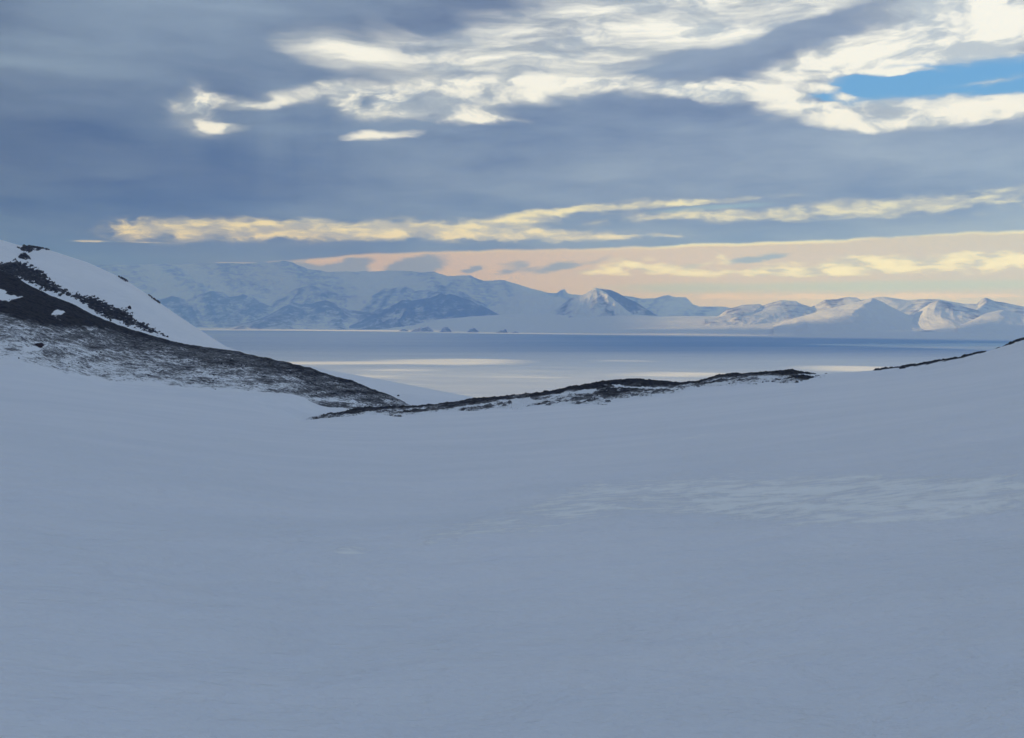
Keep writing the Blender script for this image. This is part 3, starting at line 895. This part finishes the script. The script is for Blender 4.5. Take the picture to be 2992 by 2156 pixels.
def mountain(name, crest, r_c, depth, rock, seed, naz=360, nq=120, spur=0.16, rough=0.0, power=1.25, foot=None, face_shade=None, form=None):
    """crest: skyline in photograph pixels; the mountain stands r_c metres off and its front foot lies depth metres nearer"""
    L = Line(crest, 0.0012)
    az = np.linspace(L.g[0], L.g[-1], naz)
    Q = np.concatenate([np.linspace(0, 1, nq), np.linspace(1.03, 2.0, 30)])
    A, Q = np.meshgrid(az, Q, indexing='ij')
    r = r_c - depth + depth * Q
    # ridges bend as they come down and broaden into their feet
    bend = np.clip(1 - Q, 0, 1) * depth / r_c * (0.55 * noise(A * r_c / depth * 0.8, Q * 1.4 + seed, seed + 7) + 0.22 * noise(A * r_c / depth * 2.3, Q * 2.6, seed + 8))
    low = Line(crest, min(0.035, 0.25 * (L.g[-1] - L.g[0])))
    tc = L(A + bend)
    tc = low(A + bend) + (tc - low(A + bend)) * sst(0.1, 0.9, Q)
    zc = tc * r_c
    zf = foot if foot is not None else SEA - 30
    hgt = np.maximum(zc - zf, 10)
    s = A * r_c
    # spurs run down the front; they wander sideways on their way down
    wsp = s + depth * 0.25 * noise(s / depth * 0.9, Q * 1.3, seed + 3)
    k = 1.0 / (depth * 0.30)
    rd = ridged(wsp * k, Q * 0.7 + 3 * noise(s * k * 0.3, Q * 0 + seed, seed), 5, seed)
    mid = np.clip(4 * Q * (1 - Q), 0, 1) ** 0.8 * (Q < 1)
    prof = np.clip(Q, 0, 1) ** power
    fine = fbm(s / 260.0, r / 260.0, 5, seed + 20)
    detail = 0.028 if 'right' in name else 0.045
    z = zf + hgt * prof + hgt * spur * (rd - 0.62) * 2.0 * mid + hgt * detail * fine * (0.25 + mid) * np.clip(Q, 0, 1)
    z = z + rough * hgt * fbm(s / 180.0, Q * 2, 4, seed + 30) * sst(0.7, 1, Q)
    z = np.where(Q > 1, zf + (z - zf) * np.clip(1 - (Q - 1) * 1.1, -0.1, 1), z)
    px, py = unang(A, z / r)
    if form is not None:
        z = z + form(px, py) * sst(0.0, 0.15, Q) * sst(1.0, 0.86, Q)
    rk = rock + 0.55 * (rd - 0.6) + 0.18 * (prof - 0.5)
    if face_shade is not None:
        rk = rk + face_shade(px, py)  # shade of the faces painted into the rock cover
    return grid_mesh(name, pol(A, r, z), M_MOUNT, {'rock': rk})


mountain('far_mountain_range', [(-600, 800), (-100, 790), (200, 778), (400, 772), (600, 770), (760, 768), (830, 762), (860, 768), (900, 786), (960, 795), (1060, 793), (1160, 790), (1240, 796), (1270, 795), (1306, 807), (1340, 804), (1374, 805),
                               (1413, 821), (1473, 818), (1517, 832), (1576, 849), (1600, 856), (1634, 855), (1642, 846), (1650, 844), (1657, 857), (1720, 866), (1800, 900)], 30500, 5200, 0.34, 501, 520, 120, 0.08)
mountain('plateau_hill', [(1690, 885), (1760, 866), (1814, 862), (1878, 873), (1913, 871), (1935, 866), (1953, 862), (1975, 868), (2004, 869), (2016, 880), (2022, 888), (2044, 895), (2117, 896), (2160, 906), (2220, 925)], 27500, 3000, 0.45, 531, 220, 80, 0.08)
mountain('left_mountain', [(250, 905), (380, 888), (430, 872), (467, 876), (506, 864), (545, 877), (583, 860), (619, 850), (654, 855), (668, 867), (690, 866), (710, 859), (740, 870), (763, 884), (820, 905), (880, 930)], 26200, 2400, 0.62, 561, 300, 100, 0.13, 0.02)
mountain('middle_mountain', [(700, 955), (760, 912), (800, 880), (834, 867), (858, 846), (885, 838), (904, 832), (936, 841), (971, 853), (1000, 862), (1050, 868), (1090, 862), (1123, 842), (1150, 843), (1187, 834), (1211, 850), (1250, 846), (1290, 832), (1322, 842), (1354, 855), (1385, 872), (1420, 890), (1470, 925)], 26500, 2800, 0.46, 591, 340, 100, 0.12, 0.02)
mountain('foot_mountain', [(640, 962), (720, 944), (784, 922), (820, 900), (855, 884), (885, 890), (920, 884), (950, 876), (985, 890), (1017, 905), (1070, 912), (1140, 924), (1200, 940), (1260, 962)], 22600, 3000, 0.60, 621, 260, 90, 0.12, 0.02, 1.0)
mountain('dark_mountain', [(1000, 962), (1060, 938), (1100, 912), (1136, 898), (1179, 876), (1205, 878), (1231, 874), (1262, 868), (1290, 858), (1302, 862), (1314, 858), (1334, 863), (1378, 879), (1417, 898), (1457, 918), (1490, 932)], 21000, 2300, 0.70, 651, 260, 90, 0.13, 0.02)
mountain('snow_dome', [(1400, 920), (1450, 890), (1490, 868), (1530, 856), (1580, 862), (1640, 870), (1700, 890), (1760, 930)], 22800, 2200, 0.02, 681, 200, 80, 0.08)
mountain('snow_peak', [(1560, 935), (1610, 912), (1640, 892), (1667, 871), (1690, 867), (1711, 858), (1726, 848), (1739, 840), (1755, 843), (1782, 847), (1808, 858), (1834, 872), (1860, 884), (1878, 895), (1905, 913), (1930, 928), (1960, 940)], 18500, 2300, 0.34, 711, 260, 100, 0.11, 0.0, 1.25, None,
         lambda px, py: 0.30 * sst(-4, 10, px - 1752 - (py - 848) * 1.25) + 0.22 * np.exp(-((px - 1742 - (py - 850) * 0.75) / 7) ** 2) * sst(850, 870, py) - 0.55 * np.exp(-((px - 1748 - (py - 850) * 1.12) / 6) ** 2) - 0.2 * sst(1660, 1700, px) * sst(1735, 1720, px),  # painted shade: right side darker, left face and ridge strip lighter
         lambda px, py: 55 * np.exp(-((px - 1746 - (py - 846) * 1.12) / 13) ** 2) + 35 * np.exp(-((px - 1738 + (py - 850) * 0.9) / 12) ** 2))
mountain('right_back_hills', [(2060, 935), (2100, 923), (2126, 903), (2170, 891), (2218, 888), (2228, 893), (2250, 885), (2280, 877), (2324, 879), (2338, 887), (2370, 897), (2410, 876), (2444, 875), (2473, 867), (2502, 869), (2516, 877), (2560, 869), (2584, 867), (2651, 877),
                              (2690, 874), (2743, 875), (2815, 887), (2853, 888), (2865, 876), (2877, 869), (2890, 873), (2906, 880), (2935, 884), (2992, 896), (3150, 890), (3500, 880), (4200, 900)], 17000, 3600, 0.34, 741, 620, 110, 0.07, 0.0, 1.3)
mountain('right_snow_peak', [(2260, 950), (2324, 929), (2400, 908), (2450, 895), (2502, 883), (2530, 876), (2550, 871), (2574, 880), (2610, 899), (2646, 917), (2719, 940), (2790, 955)], 14600, 2400, -0.02, 771, 240, 100, 0.06, 0.0, 1.3)
mountain('right_dark_ridge', [(2640, 950), (2690, 905), (2720, 885), (2743, 877), (2791, 889), (2830, 900), (2863, 908), (2915, 926), (2960, 940), (3020, 955)], 14900, 2200, 0.42, 801, 220, 90, 0.05, 0.0, 1.3)
mountain('right_end_hill', [(2800, 955), (2880, 915), (2930, 905), (2992, 922), (3060, 918), (3200, 900), (3500, 890), (4000, 920), (4300, 950)], 13800, 1600, -0.02, 831, 260, 80, 0.06, 0.0, 1.3)


# ------------------------------------------------------------------ islets in front of the far shore
def islet(label, x0, x1, ytop, seed, peaks):
    xm = (x0 + x1) / 2
    azm, tsh = ang(xm, 968)
    r = 200 / (-float(T_SHORE(np.array([float(azm)]))[0])) * 0.965
    azm = float(azm)
    wd = (x1 - x0) / S / F * r
    ht = ((968 - ytop) / S / F) * r
    n, m = 90, 46
    u, v = np.meshgrid(np.linspace(-1, 1, n), np.linspace(-1, 1, m), indexing='ij')
    e = np.interp(u, [p[0] for p in peaks], [p[1] for p in peaks])
    z = e * np.clip(1 - v ** 2, 0, 1) ** 1.1 * (0.85 + 0.35 * fbm(u * 3.1 + seed, v * 2.3, 4, seed)) + 0.12 * ridged(u * 4, v * 4, 4, seed) * np.clip(1 - v ** 2, 0, 1) * np.clip(1 - u ** 2, 0, 1)
    z = z * ht * 1.05 - 4
    dx, dy = u * wd / 2, v * wd * 0.32
    ca, sa_ = math.cos(azm), math.sin(azm)
    co = np.stack([dx * ca + dy * sa_, -dx * sa_ + dy * ca, z], -1)
    o = grid_mesh('islet', co, M_MOUNT, {'rock': 0.62 + 0.2 * fbm(u * 4, v * 3, 3, seed)}, kind=None)
    o.location = (math.sin(azm) * r, math.cos(azm) * r, SEA)
    return thing(o, label, 'island', 'rocky islets off the far shore')


islet('widest dark islet with a ragged humped top at the far shore', 1197, 1269, 955, 3, [(-1, 0), (-0.5, 0.55), (-0.1, 0.8), (0.15, 0.75), (0.4, 1.0), (0.7, 0.7), (1, 0)])
islet('snow streaked peaked islet just right of the widest islet', 1283, 1322, 953, 5, [(-1, 0), (-0.4, 0.7), (0.1, 1.0), (0.5, 0.6), (1, 0)])
islet('pale low islet in the middle of the row of islets', 1362, 1402, 956, 8, [(-1, 0), (-0.3, 0.8), (0.2, 1.0), (0.6, 0.5), (1, 0)])
islet('low dark islet beside the small rightmost one', 1446, 1486, 959, 11, [(-1, 0), (-0.2, 0.7), (0.3, 0.9), (0.6, 1.0), (1, 0)])
islet('small triangular islet standing last on the right', 1488, 1520, 963, 14, [(-1, 0), (-0.3, 0.45), (0.1, 1.0), (0.5, 0.5), (1, 0)])
islet('flat low islet left of the widest islet', 1163, 1196, 960, 17, [(-1, 0), (-0.3, 0.9), (0.3, 0.8), (1, 0)])


# ------------------------------------------------------------------ unseen cloud decks added to shade the ground, gaps shaped to light the ice
def ice_pt(px, py):
    a, t = ang(px, py)
    r = SEA / float(t)
    return math.sin(float(a)) * r, math.cos(float(a)) * r


def cloud(name, cz, xs, ys, field, gaps, seed, size, porous=None):
    """an unseen deck added cz metres up to block sun; field and gaps are laid out over the ground it shades"""
    off = SUNV[:2] / SUNV[2] * (cz - SEA)
    X, Y = np.meshgrid(xs + off[0], ys + off[1], indexing='ij')
    gx, gy = X - off[0], Y - off[1]
    f = np.minimum(field(gx, gy), (-0.50 * Y - X) / 700)       # stay left of the picture
    f = np.minimum(f, 1.2) + 0.25 * fbm(X / size, Y / size * 1.5, 4, seed)
    for (x0, x1, y, hh, w) in gaps:
        ya, yb = y if isinstance(y, tuple) else (y, y)
        (ax, ay), (bx, by) = ice_pt(x0, ya), ice_pt(x1, yb)
        (_, y_lo), (_, y_hi) = ice_pt((x0 + x1) / 2, (ya + yb) / 2 + hh), ice_pt((x0 + x1) / 2, (ya + yb) / 2 - hh)
        d = np.sqrt(((gx - (ax + bx) / 2) / (abs(bx - ax) / 2)) ** 2 + ((gy - (ay + by) / 2 - (gx - (ax + bx) / 2) * (by - ay) / (bx - ax)) / max((y_hi - y_lo) / 2, 60)) ** 2)
        f = np.minimum(f, (d - w) * 1.6 + 0.35 * fbm(gx / 600, gy / 150, 3, 95))
    po = porous(gx, gy) if porous else np.zeros_like(gx)
    th = 0.02 * cz * (1 - 0.97 * np.clip(po * 20, 0, 1)) * np.sqrt(np.clip(f, 0, 1)) * (1 + 0.35 * fbm(X / size * 2, Y / size * 2, 4, seed + 6))
    v = np.concatenate([np.stack([X, Y, cz - th * 0.5], -1).reshape(-1, 3), np.stack([X, Y, cz + th], -1).reshape(-1, 3)])
    n_, m_ = X.shape
    idx = np.arange(n_ * m_).reshape(n_, m_)
    quad = np.stack([idx[:-1, :-1], idx[1:, :-1], idx[1:, 1:], idx[:-1, 1:]], -1).reshape(-1, 4)
    quad = quad[(f.reshape(-1) > 0)[quad].sum(1) >= 3]
    quad = quad[((quad[:, 0] // m_) * 0.7548776662 + (quad[:, 0] % m_) * 0.5698402910) % 1.0 > po.reshape(-1)[quad[:, 0]]]
    allq = np.concatenate([quad[:, ::-1], quad + n_ * m_])
    used = np.unique(allq)
    re = np.full(len(v), -1)
    re[used] = np.arange(len(used))
    me = bpy.data.meshes.new(name)
    me.from_pydata(v[used].tolist(), [], re[allq].tolist())
    me.polygons.foreach_set('use_smooth', np.ones(len(me.polygons), bool))
    me.materials.append(M_SHADE_DECK)
    o = bpy.data.objects.new(name, me)
    COL.objects.link(o)
    o['kind'] = 'structure'
    return o


def near_field(gx, gy):
    return np.minimum.reduce([(gx + 9000) / 1500, (gy + 6000) / 1500, (11500 - gy) / 1500, (5200 - gx) / 1200])


def far_field(gx, gy):
    return np.minimum.reduce([(gx + 26000) / 3000, (gy - 8500) / 1500, (41000 - gy) / 3000, (14000 - gx) / 1500])


def far_pores(gx, gy):  # holes in the added deck, letting broken sun onto the right hills
    lim = np.interp(gy, [9000, 11500, 14500, 16500, 18500, 20000, 22000, 30000], [9500, 6500, 1900, 2700, 3500, 3700, 8500, 9500])
    return sst(lim - 700, lim + 500, gx) * np.clip(0.78 + 0.45 * fbm(gx / 2600, gy / 1400, 3, 197), 0.15, 1.0)


cloud('low_shade_deck', 1950.0, np.arange(-9500, 5600, 60.0), np.concatenate([np.arange(-6500, 2600, 250.0), np.arange(2600, 6500, 40.0), np.arange(6500, 12000, 120.0)]), near_field,
      ((760, 1260, 1060, 4.5, 1.0), (1120, 1500, 1056, 7.5, 1.1), (1090, 1250, 1081, 4, 0.8), (1740, 1880, 1054, 3.0, 1.0), (1880, 2140, 1094, 6, 1.1), (2360, 2660, 1077, 8, 1.1),
       (1030, 1130, 1100, 5, 0.8), (1450, 1560, 1102, 5, 0.6)), 91, 3000,
      lambda gx, gy: 0.36 * sst(5000, 3300, gy + 350 * gx / 1000) * sst(1700, 2300, gy) * np.clip(1 + 0.15 * fbm(gx / 1500, gy / 900, 3, 99), 0, 1.6))  # pores in the added deck give the near ice partial sun
cloud('high_shade_deck', 7000.0, np.arange(-27000, 15000, 170.0), np.concatenate([np.arange(8000, 14000, 160.0), np.arange(14000, 24000, 110.0), np.arange(24000, 42000, 300.0)]), far_field,
      ((330, 1240, (960.5, 968), 1.5, 1.1), (1330, 2150, (972.5, 980), 1.3, 1.2)), 191, 5000, far_pores)

# ------------------------------------------------------------------ air
HAZE = 7.4e-5
lo, hi = np.array([-37000, -35000, SEA - 2]), np.array([37000, 34000, 1850])
vs = [(x, y, z) for x in (lo[0], hi[0]) for y in (lo[1], hi[1]) for z in (lo[2], hi[2])]
fs = [(0, 1, 3, 2), (4, 6, 7, 5), (0, 4, 5, 1), (2, 3, 7, 6), (0, 2, 6, 4), (1, 5, 7, 3)]
me = bpy.data.meshes.new('haze')
me.from_pydata(vs, [], fs)
hz = bpy.data.objects.new('haze', me)
COL.objects.link(hz)
hz['kind'] = 'stuff'
m = bpy.data.materials.new('thin_air')
m.use_nodes = True
N = NT(m.node_tree)
pv = N.n('ShaderNodeVolumePrincipled')
pv.inputs['Color'].default_value = (0.21, 0.43, 1.0, 1)
pv.inputs['Absorption Color'].default_value = (1, 1, 1, 1)
pv.inputs['Density'].default_value = HAZE
pv.inputs['Anisotropy'].default_value = 0.0
out = N.n('ShaderNodeOutputMaterial')
N.t.links.new(pv.outputs[0], out.inputs['Volume'])
me.materials.append(m)
